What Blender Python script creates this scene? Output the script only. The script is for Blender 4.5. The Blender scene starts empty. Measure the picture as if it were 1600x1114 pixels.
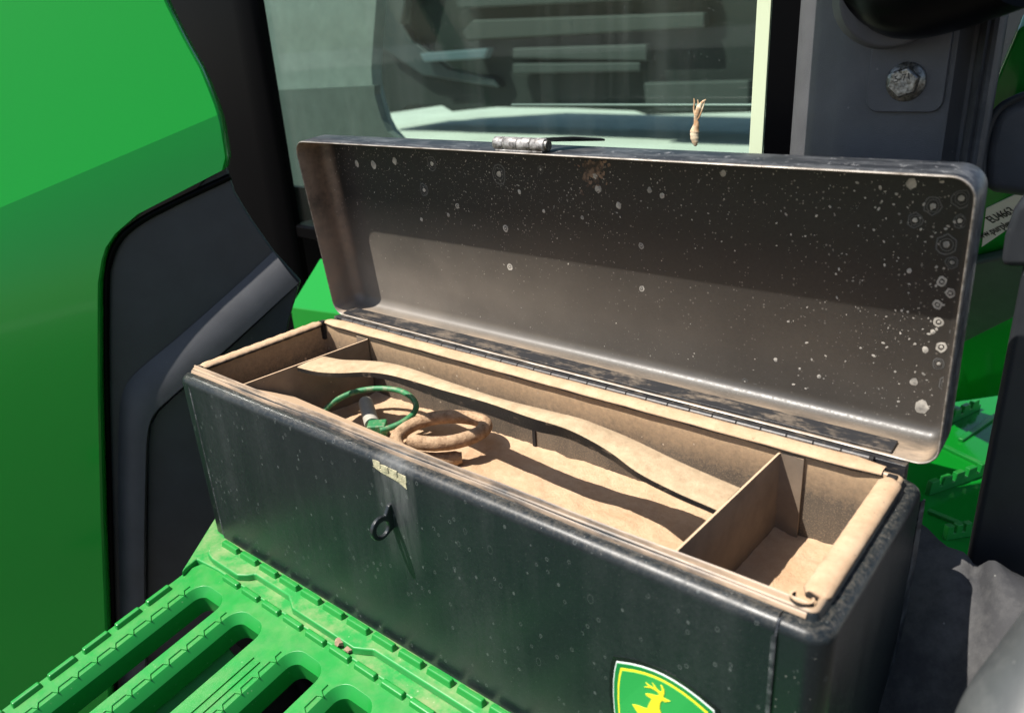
import bpy, bmesh, math, random
from mathutils import Vector as V, Matrix
from math import radians, sin, cos, pi
random.seed(7)
S = bpy.context.scene
COL = S.collection

# ------------------------------------------------------------ camera, light
CAM = V((0.6351, -0.2899, 0.4183)); YAW, PIT, ROL, FPX = -0.7092, 0.3870, -0.0631, 1226.1
F_ = V((sin(YAW)*cos(PIT), cos(YAW)*cos(PIT), -sin(PIT)))
R0 = V((cos(YAW), -sin(YAW), 0)); U0 = R0.cross(F_)
R_ = R0*cos(ROL)+U0*sin(ROL); U_ = -R0*sin(ROL)+U0*cos(ROL)
cd = bpy.data.cameras.new('camera'); co = bpy.data.objects.new('camera', cd); COL.objects.link(co)
cd.sensor_width = 36; cd.lens = FPX/1600*36; cd.clip_start = 0.01; cd.clip_end = 2000
co.matrix_world = Matrix(((R_.x, U_.x, -F_.x, CAM.x), (R_.y, U_.y, -F_.y, CAM.y), (R_.z, U_.z, -F_.z, CAM.z), (0, 0, 0, 1)))
cd.dof.use_dof = True; cd.dof.focus_distance = 0.62; cd.dof.aperture_fstop = 9.0
S.camera = co

SUND = V((0.40, 0.48, -1.0)).normalized()          # the way the light travels
w = bpy.data.worlds.new('World'); S.world = w; w.use_nodes = True
nt = w.node_tree; bg = nt.nodes['Background']
sky = nt.nodes.new('ShaderNodeTexSky'); sky.sky_type = 'NISHITA'; sky.sun_disc = False
sky.sun_elevation = math.asin(-SUND.z); sky.sun_rotation = math.atan2(-SUND.x, -SUND.y)
nt.links.new(sky.outputs[0], bg.inputs[0]); bg.inputs[1].default_value = 0.088
sl = bpy.data.lights.new('sun', 'SUN'); so = bpy.data.objects.new('sun', sl); COL.objects.link(so)
sl.energy = 5.0; sl.angle = radians(0.5); sl.color = (1, 0.95, 0.88)
so.rotation_euler = SUND.to_track_quat('-Z', 'Y').to_euler(); so.location = (-1, -1.2, 3)
vs = S.view_settings; vs.view_transform = 'Standard'; vs.look = 'None'; vs.gamma = 1; vs.exposure = 0.72; vs.use_curve_mapping = False

S.cycles.max_bounces = 8; S.cycles.use_denoising = True; S.cycles.adaptive_threshold = 0.02
# ------------------------------------------------------------ helpers
def at(px, py, p0, n):
    "point of the plane (p0, n) seen at photograph pixel px, py"
    d = F_ + R_*((px-800)/FPX) - U_*((py-557)/FPX)
    p0 = V(p0); n = V(n)
    return CAM + d*((p0-CAM).dot(n)/d.dot(n))
def aty(px, py, y): return at(px, py, (0, y, 0), (0, 1, 0))
def atz(px, py, z): return at(px, py, (0, 0, z), (0, 0, 1))
def atx(px, py, x): return at(px, py, (x, 0, 0), (1, 0, 0))

def finish(name, me, mat, parent=None, smooth=35, bevel=0, seg=2, sub=0):
    mats = mat if isinstance(mat, (list, tuple)) else [mat]
    for m in mats: me.materials.append(m)
    me.update()
    if smooth:
        me.polygons.foreach_set('use_smooth', [True]*len(me.polygons))
        if not bevel: me.set_sharp_from_angle(angle=radians(smooth))
    o = bpy.data.objects.new(name, me); COL.objects.link(o)
    if bevel:
        b = o.modifiers.new('Bevel', 'BEVEL'); b.width = bevel; b.segments = seg; b.limit_method = 'ANGLE'; b.angle_limit = radians(30); b.harden_normals = True
    if sub:
        s = o.modifiers.new('Subdivision', 'SUBSURF'); s.levels = sub; s.render_levels = sub
    if parent: attach(o, parent)
    return o
def attach(o, parent):
    o.parent = parent; o.matrix_parent_inverse = parent_world(parent).inverted()
def parent_world(p):
    m = p.matrix_basis.copy()
    if p.parent: m = parent_world(p.parent) @ p.matrix_parent_inverse @ m
    return m
def mesh(name, vs_, fs, mat, parent=None, **k):
    me = bpy.data.meshes.new(name); me.from_pydata([tuple(v) for v in vs_], [], fs)
    bm = bmesh.new(); bm.from_mesh(me); bmesh.ops.recalc_face_normals(bm, faces=bm.faces[:]); bm.to_mesh(me); bm.free()
    return finish(name, me, mat, parent, **k)
def boxv(x0, x1, y0, y1, z0, z1):
    v = [V((x, y, z)) for z in (z0, z1) for x, y in ((x0, y0), (x1, y0), (x1, y1), (x0, y1))]
    f = [(3, 2, 1, 0), (4, 5, 6, 7), (0, 1, 5, 4), (1, 2, 6, 5), (2, 3, 7, 6), (3, 0, 4, 7)]
    return v, f
def box(name, x0, x1, y0, y1, z0, z1, mat, parent=None, **k):
    v, f = boxv(x0, x1, y0, y1, z0, z1); return mesh(name, v, f, mat, parent, **k)
def prism(name, pts, ext, mat, parent=None, **k):
    "polygon pts (3D) extruded by the vector ext"
    n = len(pts); ext = V(ext)
    v = [V(p) for p in pts] + [V(p)+ext for p in pts]
    f = [tuple(range(n))[::-1], tuple(range(n, 2*n))] + [(i, (i+1) % n, n+(i+1) % n, n+i) for i in range(n)]
    return mesh(name, v, f, mat, parent, **k)
def catmull(P, m):
    out = []
    for i in range(len(P)-1):
        a = P[max(i-1, 0)]; b = P[i]; c = P[i+1]; d = P[min(i+2, len(P)-1)]
        for k in range(m):
            t = k/m
            out.append(0.5*((2*b)+(c-a)*t+(2*a-5*b+4*c-d)*t*t+(3*b-a-3*c+d)*t**3))
    out.append(P[-1]); return out
def tube_geo(path, rad, n=14, cap=True, wob=0):
    v = []; f = []; L = len(path); up = V((0, 0, 1)); prev = None
    for i, p in enumerate(path):
        t = (path[min(i+1, L-1)]-path[max(i-1, 0)]).normalized()
        if prev is None:
            a = t.cross(up)
            if a.length < 1e-3: a = t.cross(V((1, 0, 0)))
        else: a = prev - t*prev.dot(t)
        a.normalize(); prev = a; b = t.cross(a)
        r = rad(i/(L-1)) if callable(rad) else rad
        for k in range(n):
            q = 2*pi*k/n; rr = r*(1+wob*(random.random()-.5))
            v.append(p + a*cos(q)*rr + b*sin(q)*rr)
    for i in range(L-1):
        for k in range(n):
            f.append((i*n+k, i*n+(k+1) % n, (i+1)*n+(k+1) % n, (i+1)*n+k))
    if cap: f += [tuple(range(n))[::-1], tuple(range((L-1)*n, L*n))]
    return v, f
def tube(name, path, rad, mat, parent=None, n=14, wob=0, **k):
    v, f = tube_geo([V(p) for p in path], rad, n, True, wob); return mesh(name, v, f, mat, parent, **k)
def sheet(name, rows, mat, parent=None, solid=0, **k):
    "rows of equal length of points -> a sheet"
    m = len(rows[0]); v = [p for r in rows for p in r]
    f = [(i*m+j, i*m+j+1, (i+1)*m+j+1, (i+1)*m+j) for i in range(len(rows)-1) for j in range(m-1)]
    o = mesh(name, v, f, mat, parent, **k)
    if solid:
        s = o.modifiers.new('Solidify', 'SOLIDIFY'); s.thickness = solid; s.offset = -1
        e = o.modifiers.new('EdgeSplit', 'EDGE_SPLIT'); e.split_angle = radians(40)
    return o
def copy_to(src, parent, loc=None, rot=None):
    c = src.copy(); COL.objects.link(c)
    if loc is not None: c.location = loc
    if rot is not None: c.rotation_euler = rot
    return c
def empty(name, loc, label, cat):
    o = bpy.data.objects.new(name, None); COL.objects.link(o); o.location = loc; o.empty_display_size = .05
    o['label'] = label; o['category'] = cat; return o
def tag(o, label=None, cat=None, group=None, kind=None):
    if label: o['label'] = label
    if cat: o['category'] = cat
    if group: o['group'] = group
    if kind: o['kind'] = kind
    return o
def rrect(x0, x1, y0, y1, r, n=6):
    "closed rounded rectangle, list of (x, y)"
    out = []
    for cx, cy, a in ((x1-r, y0+r, -90), (x1-r, y1-r, 0), (x0+r, y1-r, 90), (x0+r, y0+r, 180)):
        for i in range(n+1):
            q = radians(a+90*i/n); out.append((cx+r*cos(q), cy+r*sin(q)))
    return out

# ------------------------------------------------------------ materials
class G:
    def __init__(s, name):
        s.m = bpy.data.materials.new(name); s.m.use_nodes = True; s.t = s.m.node_tree
        s.p = s.t.nodes['Principled BSDF']; s._tc = None
    def n(s, typ, **k):
        o = s.t.nodes.new('ShaderNode'+typ)
        for a, b in k.items():
            if a.startswith('_'): setattr(o, a[1:], b)
            else:
                key = {'i0': 0, 'i1': 1, 'i2': 2}.get(a, a)
                s.set(o.inputs[key], b)
        return o
    def set(s, inp, val):
        if isinstance(val, bpy.types.NodeSocket): s.t.links.new(val, inp)
        elif isinstance(val, bpy.types.Node): s.t.links.new(val.outputs[0], inp)
        else:
            if isinstance(val, (tuple, list)) and len(val) == 3 and inp.type == 'RGBA': val = (*val, 1)
            inp.default_value = val
    def co(s, scale=(1, 1, 1), loc=(0, 0, 0)):
        if not s._tc: s._tc = s.t.nodes.new('ShaderNodeTexCoord')
        mp = s.n('Mapping', Scale=scale, Location=loc); s.t.links.new(s._tc.outputs['Object'], mp.inputs[0]); return mp.outputs[0]
    def noise(s, sc, det=4, rough=.6, vec=None, **k):
        return s.n('TexNoise', Vector=vec or s.co(), Scale=sc, Detail=det, Roughness=rough, **k).outputs[0]
    def ramp(s, fac, lo, hi, a=0.0, b=1.0):
        return s.n('MapRange', Value=fac, **{'From Min': lo, 'From Max': hi, 'To Min': a, 'To Max': b}).outputs[0]
    def mix(s, fac, a, b):
        o = s.t.nodes.new('ShaderNodeMix'); o.data_type = 'RGBA'
        s.set(o.inputs[0], fac); s.set(o.inputs[6], a); s.set(o.inputs[7], b); return o.outputs[2]
    def math(s, op, a, b=0.0, clamp=False):
        o = s.t.nodes.new('ShaderNodeMath'); o.operation = op; o.use_clamp = clamp; s.set(o.inputs[0], a); s.set(o.inputs[1], b); return o.outputs[0]
    def nz(s):
        g = s.t.nodes.new('ShaderNodeNewGeometry'); x = s.t.nodes.new('ShaderNodeSeparateXYZ'); s.t.links.new(g.outputs['Normal'], x.inputs[0]); return x.outputs[2]
    def xyz(s):
        x = s.t.nodes.new('ShaderNodeSeparateXYZ'); s.t.links.new(s.co(), x.inputs[0]); return x.outputs
    def bump(s, h, strength=.3, dist=.001):
        b = s.n('Bump', Strength=strength, Distance=dist, Height=h); s.t.links.new(b.outputs[0], s.p.inputs['Normal']); return s
    def specks(s, scale, keep, size, seedloc=(0, 0, 0), stretch=(1, 1, 1)):
        "1 inside small round specks, one per kept cell"
        vo = s.n('TexVoronoi', Vector=s.co(stretch, seedloc), Scale=scale)
        r = s.n('SeparateColor', Color=vo.outputs['Color'])
        rad = s.math('MULTIPLY', r.outputs[1], size)
        inside = s.math('LESS_THAN', vo.outputs['Distance'], rad)
        return s.math('MULTIPLY', inside, s.math('LESS_THAN', r.outputs[0], keep))
    def rings(s, scale, keep, size, seedloc=(0, 0, 0), stretch=(1, 1, 1), width=.22):
        vo = s.n('TexVoronoi', Vector=s.co(stretch, seedloc), Scale=scale)
        r = s.n('SeparateColor', Color=vo.outputs['Color'])
        rad = s.math('MULTIPLY', s.math('ADD', r.outputs[1], .4), size)
        q = s.math('DIVIDE', vo.outputs['Distance'], rad)
        ring = s.math('MULTIPLY', s.math('LESS_THAN', q, 1.0), s.math('GREATER_THAN', q, 1-width))
        return s.math('MULTIPLY', ring, s.math('LESS_THAN', r.outputs[0], keep))
    def out(s, color=None, rough=None, **k):
        if color is not None: s.set(s.p.inputs['Base Color'], color)
        if rough is not None: s.set(s.p.inputs['Roughness'], rough)
        for a, b in k.items(): s.set(s.p.inputs[a.replace('_', ' ')], b)
        return s.m

DUST = (.50, .335, .205); DUST2 = (.60, .425, .275)
def m_dust():
    g = G('settled_dust')
    c = g.mix(g.ramp(g.noise(160, 6, .7), .3, .7), DUST, DUST2)
    c = g.mix(g.ramp(g.noise(22, 3), .45, .75, 0, .5), c, (.42, .25, .135))
    c = g.mix(g.ramp(g.noise(1400, 2), .62, .75, 0, .45), c, (.30, .18, .10))
    h = g.math('ADD', g.math('MULTIPLY', g.noise(700, 4, .75), .8), g.noise(150, 6, .7))
    g.bump(h, .8, .0014); return g.out(c, .95, **{'Specular_IOR_Level': .1})
def m_rim():
    g = G('dusted_rim')
    c = g.mix(g.ramp(g.noise(90, 5, .65), .35, .7), DUST, DUST2)
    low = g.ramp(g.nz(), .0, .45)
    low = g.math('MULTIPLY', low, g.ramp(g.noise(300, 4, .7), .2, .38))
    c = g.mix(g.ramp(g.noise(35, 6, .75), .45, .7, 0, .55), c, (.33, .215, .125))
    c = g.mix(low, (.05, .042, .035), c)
    g.bump(g.noise(600, 5, .75), .5, .0011); return g.out(c, .9, **{'Specular_IOR_Level': .15})
def m_inner():
    g = G('dusty_inner_wall')
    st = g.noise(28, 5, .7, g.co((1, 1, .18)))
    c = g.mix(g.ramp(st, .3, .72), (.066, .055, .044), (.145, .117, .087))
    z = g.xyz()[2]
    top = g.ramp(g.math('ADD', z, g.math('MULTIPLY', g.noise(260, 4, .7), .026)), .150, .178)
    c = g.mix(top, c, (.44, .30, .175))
    c = g.mix(g.ramp(g.noise(950, 3, .7), .5, .72, 0, .8), c, (.29, .21, .14))
    c = g.mix(g.specks(170, .16, .34), c, (.42, .33, .24))
    g.bump(g.noise(800, 3, .7), .35, .0005); return g.out(c, .8, **{'Specular_IOR_Level': .25})
def m_divider():
    g = G('dusty_divider_sheet')
    c = g.mix(g.ramp(g.noise(40, 5, .65), .3, .7), (.165, .126, .092), (.24, .182, .130))
    c = g.mix(g.specks(190, .1, .3), c, (.45, .35, .25))
    top = g.ramp(g.nz(), .3, .8); c = g.mix(top, c, DUST2)
    g.bump(g.noise(900, 3), .2, .0004); return g.out(c, .85, **{'Specular_IOR_Level': .2})
def m_paint():
    g = G('scuffed_black_paint')
    fine = g.noise(420, 5, .75)
    streak = g.noise(26, 5, .65, g.co((1, 1, .10)))
    cloud = g.noise(9, 4, .6)
    film = g.math('MULTIPLY', g.ramp(streak, .42, .78), g.ramp(cloud, .3, .7))
    film = g.math('MULTIPLY', film, g.ramp(fine, .25, .8, .25, 1))
    base = g.mix(g.ramp(fine, .35, .8, 0, .5), (.007, .0105, .0125), (.016, .021, .023))
    c = g.mix(g.math('MULTIPLY', film, .22), base, (.17, .18, .175))
    x, y, z = g.xyz()
    d2 = g.math('DIVIDE', g.math('SUBTRACT', x, .2775), .021); d2 = g.math('POWER', g.math('ABSOLUTE', d2), 2.0)
    wear = g.math('MULTIPLY', g.ramp(d2, 1.0, .1), g.ramp(z, .075, .150))
    wear = g.math('MULTIPLY', wear, g.ramp(g.noise(70, 6, .75, g.co((1, 1, .16))), .40, .72, .1, .75))
    c = g.mix(wear, c, (.17, .175, .17))
    c = g.mix(g.math('MULTIPLY', g.specks(520, .13, .24, (3, 1, 2)), .5), c, (.30, .29, .26))
    c = g.mix(g.math('MULTIPLY', g.rings(150, .035, .24, (1, 5, 2), (1, 1, .62), .13), .18), c, (.22, .24, .23))
    c = g.mix(g.math('MULTIPLY', g.rings(260, .10, .28, (7, 2, 3), (1, 1, .8), .3), .22), c, (.26, .28, .27))
    c = g.mix(g.math('MULTIPLY', g.ramp(g.noise(900, 3, .6), .62, .76), .25), c, (.15, .16, .155))
    # wiped, dust-greyed top shoulder
    up = g.ramp(g.nz(), .25, .95)
    c = g.mix(g.math('MULTIPLY', up, g.ramp(g.noise(320, 6, .8), .45, .85, 0, .55)), c, (.28, .245, .195))
    ro = g.ramp(g.math('ADD', g.math('MULTIPLY', fine, .35), film), .1, 1, .31, .64)
    g.bump(g.noise(650, 4, .7), .12, .0004); return g.out(c, ro, **{'Specular_IOR_Level': .38})
def m_lid_in():
    g = G('dusty_sunlit_lid_inside')
    x, y, z = g.xyz()
    film = g.ramp(g.noise(14, 4, .6), .25, .75)
    base = g.mix(g.ramp(g.noise(500, 4, .75), .35, .8, 0, .6), (.011, .0105, .010), (.030, .027, .024))
    bot = g.ramp(y, .115, .035)
    lef = g.ramp(x, .42, .05, .22, 1)
    c = g.mix(g.math('MULTIPLY', g.math('MULTIPLY', bot, lef), g.ramp(film, 0, 1, .45, .8)), base, (.26, .225, .185))  # dust film, plus the sunlit lower left painted into its colour
    c = g.mix(g.math('MULTIPLY', g.ramp(x, .014, .006), g.ramp(g.noise(50, 5, .7), .3, .6, .2, .8)), c, (.22, .155, .115))
    low = g.math('MULTIPLY', g.math('MULTIPLY', g.ramp(y, .007, .003), g.ramp(z, -.027, -.015)), g.ramp(g.noise(60, 5, .7, g.co((.3, 1, 1))), .35, .65, .1, .8))
    c = g.mix(low, c, (.42, .31, .21))
    c = g.mix(g.math('MULTIPLY', g.specks(520, .22, .36), g.ramp(y, .02, .15, .15, .7)), c, (.30, .27, .23))
    ro = g.ramp(g.noise(600, 3), .3, .7, .34, .5)
    g.bump(g.noise(1200, 2), .06, .0003); return g.out(c, ro)
def m_lid_out():
    g = G('worn_lid_edge')
    c = g.mix(g.ramp(g.noise(120, 6, .75, g.co((.25, 1, 1))), .45, .75), (.018, .020, .024), (.12, .125, .13))
    c = g.mix(g.math('MULTIPLY', g.ramp(g.noise(240, 4, .7, g.co((1, .2, 1))), .6, .68), .5), c, (.30, .30, .30))
    g.bump(g.noise(500, 3), .1, .0004); return g.out(c, .40)
def m_edge():
    g = G('bare_worn_metal_edge')
    c = g.mix(g.ramp(g.noise(150, 5, .7, g.co((.3, 1, 1))), .35, .65), (.10, .08, .06), (.36, .33, .29))
    return g.out(c, .45, Metallic=.3)
def m_green(name, base, dusty=0.0, rough=.33):
    g = G(name)
    c = g.mix(g.ramp(g.noise(60, 5, .65), .3, .75), base, tuple(b*.86+.006 for b in base))
    if dusty:
        d = g.math('MULTIPLY', g.ramp(g.nz(), .75, .98), g.ramp(g.noise(34, 6, .72), .42, .68, 0, dusty))
        c = g.mix(d, c, (.40, .36, .20))
        c = g.mix(g.math('MULTIPLY', g.specks(300, .12, .22), .5*dusty+.1), c, (.55, .60, .40))
    if not dusty: return g.out(base, rough)
    g.bump(g.noise(500, 3), .05, .0004)
    return g.out(c, g.ramp(g.noise(80, 4), .3, .7, rough-.05, rough+.1))
def m_plastic(name, base, rough=.55, grain=1600, gs=.5, spk=.15, ghost=.0):
    g = G(name)
    c = g.mix(g.ramp(g.noise(30, 5, .65), .3, .75), base, tuple(b*1.35+.004 for b in base))
    c = g.mix(g.math('MULTIPLY', g.specks(160, .10, .16), spk), c, (.35, .34, .32))
    if ghost: c = g.mix(g.math('MULTIPLY', g.ramp(g.noise(18, 6, .75), .45, .75), ghost), c, (.34, .33, .31))
    g.bump(g.noise(grain, 2, .5), gs, .0004); return g.out(c, rough)
def m_simple(name, c, rough=.5, **k): return G(name).out(c, rough, **k)
def m_glass():
    g = G('tinted_cab_glass'); t = g.t
    tr = g.n('BsdfTransparent', Color=(.70, .83, .765)); gl = g.n('BsdfGlossy', Color=(1, 1, 1), Roughness=.015)
    lw = g.n('LayerWeight', Blend=.5); fr = g.math('ADD', g.math('MULTIPLY', g.math('POWER', lw.outputs['Facing'], 5.0), .7), .012)
    mx = g.n('MixShader', i0=fr, i1=tr, i2=gl)
    df = g.n('BsdfDiffuse', Color=(.50, .54, .50))
    st = g.math('MULTIPLY', g.ramp(g.noise(20, 5, .7, g.co((1, 1, .06))), .5, .8), .05)
    st = g.math('ADD', st, g.math('MULTIPLY', g.specks(260, .22, .2), .16))
    st = g.math('ADD', st, .004)
    m2 = g.n('MixShader', i0=st, i1=mx, i2=df)
    t.links.new(m2.outputs[0], t.nodes['Material Output'].inputs['Surface']); return g.m
def m_rust():
    g = G('rusty_dusted_steel')
    c = g.mix(g.ramp(g.noise(120, 5, .7), .35, .65), (.19, .105, .055), (.42, .27, .155))
    c = g.mix(g.math('MULTIPLY', g.ramp(g.nz(), .1, .9), g.ramp(g.noise(240, 4), .25, .6)), c, (.52, .35, .21))
    g.bump(g.noise(330, 5, .75), 1.0, .0018); return g.out(c, .9)
def m_bar():
    g = G('dusted_black_bar')
    c0 = g.mix(g.ramp(g.noise(140, 5, .75, g.co((.35, 1, 1))), .58, .72), (.012, .0115, .011), (.22, .165, .115))
    d = g.mix(g.ramp(g.noise(110, 5, .7), .3, .7), (.36, .255, .150), (.54, .405, .255))
    up = g.ramp(g.math('ADD', g.nz(), g.math('MULTIPLY', g.noise(300, 4, .7), .25)), .40, .75)
    d = g.mix(g.ramp(g.noise(1100, 3, .7), .55, .75, 0, .6), d, (.22, .15, .09))
    c = g.mix(up, c0, d)
    g.bump(g.noise(700, 4, .7), .6, .0007); return g.out(c, g.ramp(up, 0, 1, .38, .92))
def m_bolt():
    g = G('weathered_zinc')
    c = g.mix(g.ramp(g.noise(420, 5, .75), .35, .7), (.06, .055, .045), (.46, .44, .40))
    g.bump(g.noise(700, 4), .4, .0005); return g.out(c, g.ramp(g.noise(200, 3), .3, .7, .25, .5), Metallic=.85)
def m_ground():
    g = G('pale_concrete_lot')
    c = g.mix(g.ramp(g.noise(.8, 6, .65), .3, .7), (.46, .44, .40), (.58, .56, .51))
    return g.out(c, .9)
def m_dark_ground():
    g = G('unseen_dark_ground')
    c = g.mix(g.ramp(g.noise(3, 6, .7), .3, .7), (.060, .052, .042), (.105, .090, .072))
    g.bump(g.noise(40, 5, .7), .8, .02); return g.out(c, .95)

DUSTM = m_dust(); RIM = m_rim(); INNER = m_inner(); DIVM = m_divider(); PAINT = m_paint(); LIDIN = m_lid_in(); LIDOUT = m_lid_out(); EDGE = m_edge()
GREEN = m_green('green_enamel_body', (.007, .245, .022), 0, .16)
GREEN.node_tree.nodes['Principled BSDF'].inputs['Coat Weight'].default_value = .15
GREEN.node_tree.nodes['Principled BSDF'].inputs['Specular IOR Level'].default_value = .4
TREADM = m_green('green_tread_enamel', (.010, .25, .034), .14, .33)
LEDGEM = m_green('dusty_green_ledge', (.018, .28, .05), .55, .42)
PILM = m_plastic('grained_black_plastic', (.068, .067, .071), .50, 1500, .6, .2)
TRIMM = m_plastic('smooth_dark_trim', (.016, .018, .021), .45, 1800, .3, .06)
BANDM = m_plastic('sky_lit_trim_band', (.036, .037, .041), .55, 1800, .3, .06)  # trim plastic lightened; sky light on the band put into the colour
BLACKM = m_simple('gloss_black_frame', (.0012, .0012, .0016), .3)
BLACKM.node_tree.nodes['Principled BSDF'].inputs['Specular IOR Level'].default_value = .06
RUBBER = m_plastic('dusty_black_rubber', (.024, .024, .026), .75, 900, .4, .35, .20)
GREYD = m_plastic('dusty_grey_rubber', (.046, .050, .050), .5, 700, .1, .2, .2)
GLASS = m_glass(); RUST = m_rust(); BARM = m_bar(); BOLT = m_bolt()
g = G('dusty_hinge_steel')
HINGEM = g.out(g.mix(g.ramp(g.noise(90, 6, .78, g.co((.4, 1, 1))), .50, .82), (.020, .020, .022), (.32, .25, .18)), .42)

# ------------------------------------------------------------ setting
g_ = 400
ground = mesh('ground', [(-g_, -g_, -1.35), (g_, -g_, -1.35), (g_, g_, -1.35), (-g_, g_, -1.35)], [(0, 1, 2, 3)], m_ground(), smooth=0)
ground['kind'] = 'structure'
yard = mesh('dark_reflection_ground', [(-60, -60, -1.345), (60, -60, -1.345), (60, 5.5, -1.345), (-60, 5.5, -1.345)], [(0, 1, 2, 3)], m_dark_ground(), smooth=0)  # unseen dark ground, added so glossy parts reflect less light
yard['kind'] = 'structure'

# ------------------------------------------------------------ tractor
TR = empty('tractor', (0, .6, -1.35), 'green and black tractor that the open toolbox is standing on', 'tractor')

# --- body side panel (two faces meeting in a crease)
PN = V((.78, -.60, .08)).normalized(); P0 = V((-.13, .10, 0))
ca = at(0, 325, P0, PN); cb = at(340, 180, P0, PN); cdir = (cb-ca).normalized()
q = Matrix.Rotation(radians(22), 3, cdir); NU = q @ PN
if NU.z < PN.z: NU = Matrix.Rotation(radians(-22), 3, cdir) @ PN
def creasey(x): return 325 - (145/340)*x
RB = [(-60, 232), (0, 255), (60, 285), (110, 313), (160, 333), (190, 343), (230, 350), (262, 355), (275, 333), (292, 300), (308, 265), (325, 230), (340, 208), (357, 188), (380, 170), (400, 163), (440, 157), (600, 158), (800, 163), (980, 170), (1180, 178)]
rows = []
def body_pt(x, y):
    d = creasey(x)-y
    if d > 0: return at(x, y, ca, NU)
    return at(x, y, P0, PN)
def xright(y):
    for (a, b), (c, d) in zip(RB[:-1], RB[1:]):
        if a <= y <= c: return b+(d-b)*(y-a)/(c-a)
    return RB[-1][1]
vals = [(0, i/12) for i in range(12)]+[(1, i/56) for i in range(57)]
for sec, t in vals:
    r = []
    for j in range(21):
        u = j/20; y = 200.0; x = 0
        for _ in range(40):
            x = -330+(xright(y)+330)*u; yc = creasey(x)
            y = y*.5+.5*((-60+(yc+60)*t) if sec == 0 else yc+(1180-yc)*t)
        p = at(x, y, ca, NU) if sec == 0 else at(x, y, P0, PN)
        if sec: p = p+PN*.016*(1-math.exp(-(at(x, yc, P0, PN)-p).length/.11))
        r.append(p)
    e = (r[-1]-r[-2]).normalized()
    r += [r[-1]+e*.002-PN*.002, r[-1]+e*.003-PN*.007, r[-1]+e*.003-PN*.03]
    rows.append(r)
sheet('side_panel', rows, GREEN, TR, smooth=10)
# --- black trim let into the panel
def tp(x, y, off): return at(x, y, P0+PN*(off+.010), PN)
trim = [(352, 255), (330, 268), (302, 300), (267, 317), (232, 335), (206, 351), (188, 367), (174, 388), (167, 410), (163, 445), (163, 600), (168, 800), (174, 1000), (176, 1120), (330, 1120), (330, 900), (470, 440), (427, 393), (390, 340), (366, 300)]
prism('trim_panel', [tp(x, y, -.016) for x, y in trim], PN*-.01, TRIMM, TR, bevel=.002)
bead = [(360, 276), (302, 303), (267, 320), (232, 338), (206, 355), (189, 371), (177, 391), (170, 413), (166, 445), (166, 600), (171, 800), (177, 1000), (180, 1120)]
tube('trim_bead', catmull([tp(x, y, -.012) for x, y in bead], 4), .0035, BLACKM, TR)
bu = [(427, 393), (380, 437), (330, 482), (275, 530), (235, 563), (208, 587), (193, 610), (187, 640), (185, 700), (185, 833), (188, 1000), (190, 1120)]
bl = [(466, 443), (420, 485), (365, 535), (300, 592), (268, 620), (246, 640), (234, 660), (229, 690), (227, 740), (225, 860), (226, 1000), (228, 1120)]
def smooth_rows(a, b, k=6):
    A = catmull([tp(x, y, -.013) for x, y in a], 4); B = catmull([tp(x, y, -.001) for x, y in b], 4)
    return [[p.lerp(q_, t/k)+PN*.004*sin(pi*t/k) for p, q_ in zip(A, B)] for t in range(k+1)]
band = smooth_rows(bu, bl)
lowr = [p-PN*.03 for p in band[-1]]
sheet('trim_band', band+[[p-PN*.006 for p in band[-1]], lowr], BANDM, TR, smooth=50)
# dark panel below the band, behind the box
prism('lower_guard', [tp(x, y, -.012) for x, y in [(462, 446), (430, 476), (365, 537), (300, 594), (268, 622), (246, 643), (234, 664), (230, 700), (228, 1120), (420, 1120), (420, 700), (440, 560), (452, 500), (466, 450)]], PN*-.01, TRIMM, TR, bevel=.002)
# --- green bracket block behind the box
gb = [aty(453, 480, .30), aty(500, 403, .345), aty(600, 420, .345), aty(600, 500, .30)]
v = [p for p in gb]+[p-V((0, -.0, .12)) for p in gb]
mesh('green_bracket', v, [(0, 1, 2, 3), (7, 6, 5, 4), (0, 3, 7, 4), (1, 0, 4, 5), (2, 1, 5, 6), (3, 2, 6, 7)], GREEN, TR, bevel=.002)
# --- black corner post at the left of the window
xl = aty(200, 100, .40).x; xr = aty(427, 100, .362).x
prof = [(xl-.2, .347), (xl, .347), (xl+.10, .347), (xr-.05, .3475), (xr-.012, .3485), (xr-.002, .355), (xr, .3635), (xr-.03, .3636)]
sheet('corner_post', [[V((x, y, z)) for x, y in prof] for z in (-.15, .0, .15, .3, .45, .7, 1.0)], BLACKM, TR, smooth=40)
lo = catmull([aty(x, y, .34) for x, y in [(380, 352), (420, 368), (460, 380), (505, 386), (560, 388)]], 5)
prism('sill_panel', [V((xl-.2, .46, -.15)), V((.42, .46, -.15)), V((.42, .46, aty(800, 330, .46).z)), V((xl-.2, .46, aty(800, 330, .46).z))], (0, .01, 0), TRIMM, TR)
box('window_sill', xr-.01, .40, .356, .46, .17, .19, BLACKM, TR, bevel=.004)
# --- window
gx0 = aty(400, 100, .366).x-.01; gx1 = aty(1245, 200, .366).x
win = box('window', gx0, gx1, .364, .368, .18, .95, GLASS, TR, smooth=0)
ex0 = aty(1172, 200, .3605).x; ex1 = aty(1193, 200, .3605).x
box('window_edge_trim', ex0, ex1, .3605, .3635, .18, .95, m_simple('pale_green_glass_edge', (.66, .74, .50), .4), win, bevel=.0005)
box('window_seal', ex1+.0005, gx1+.02, .3610, .3637, .18, .95, BLACKM, win, bevel=.001)
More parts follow.
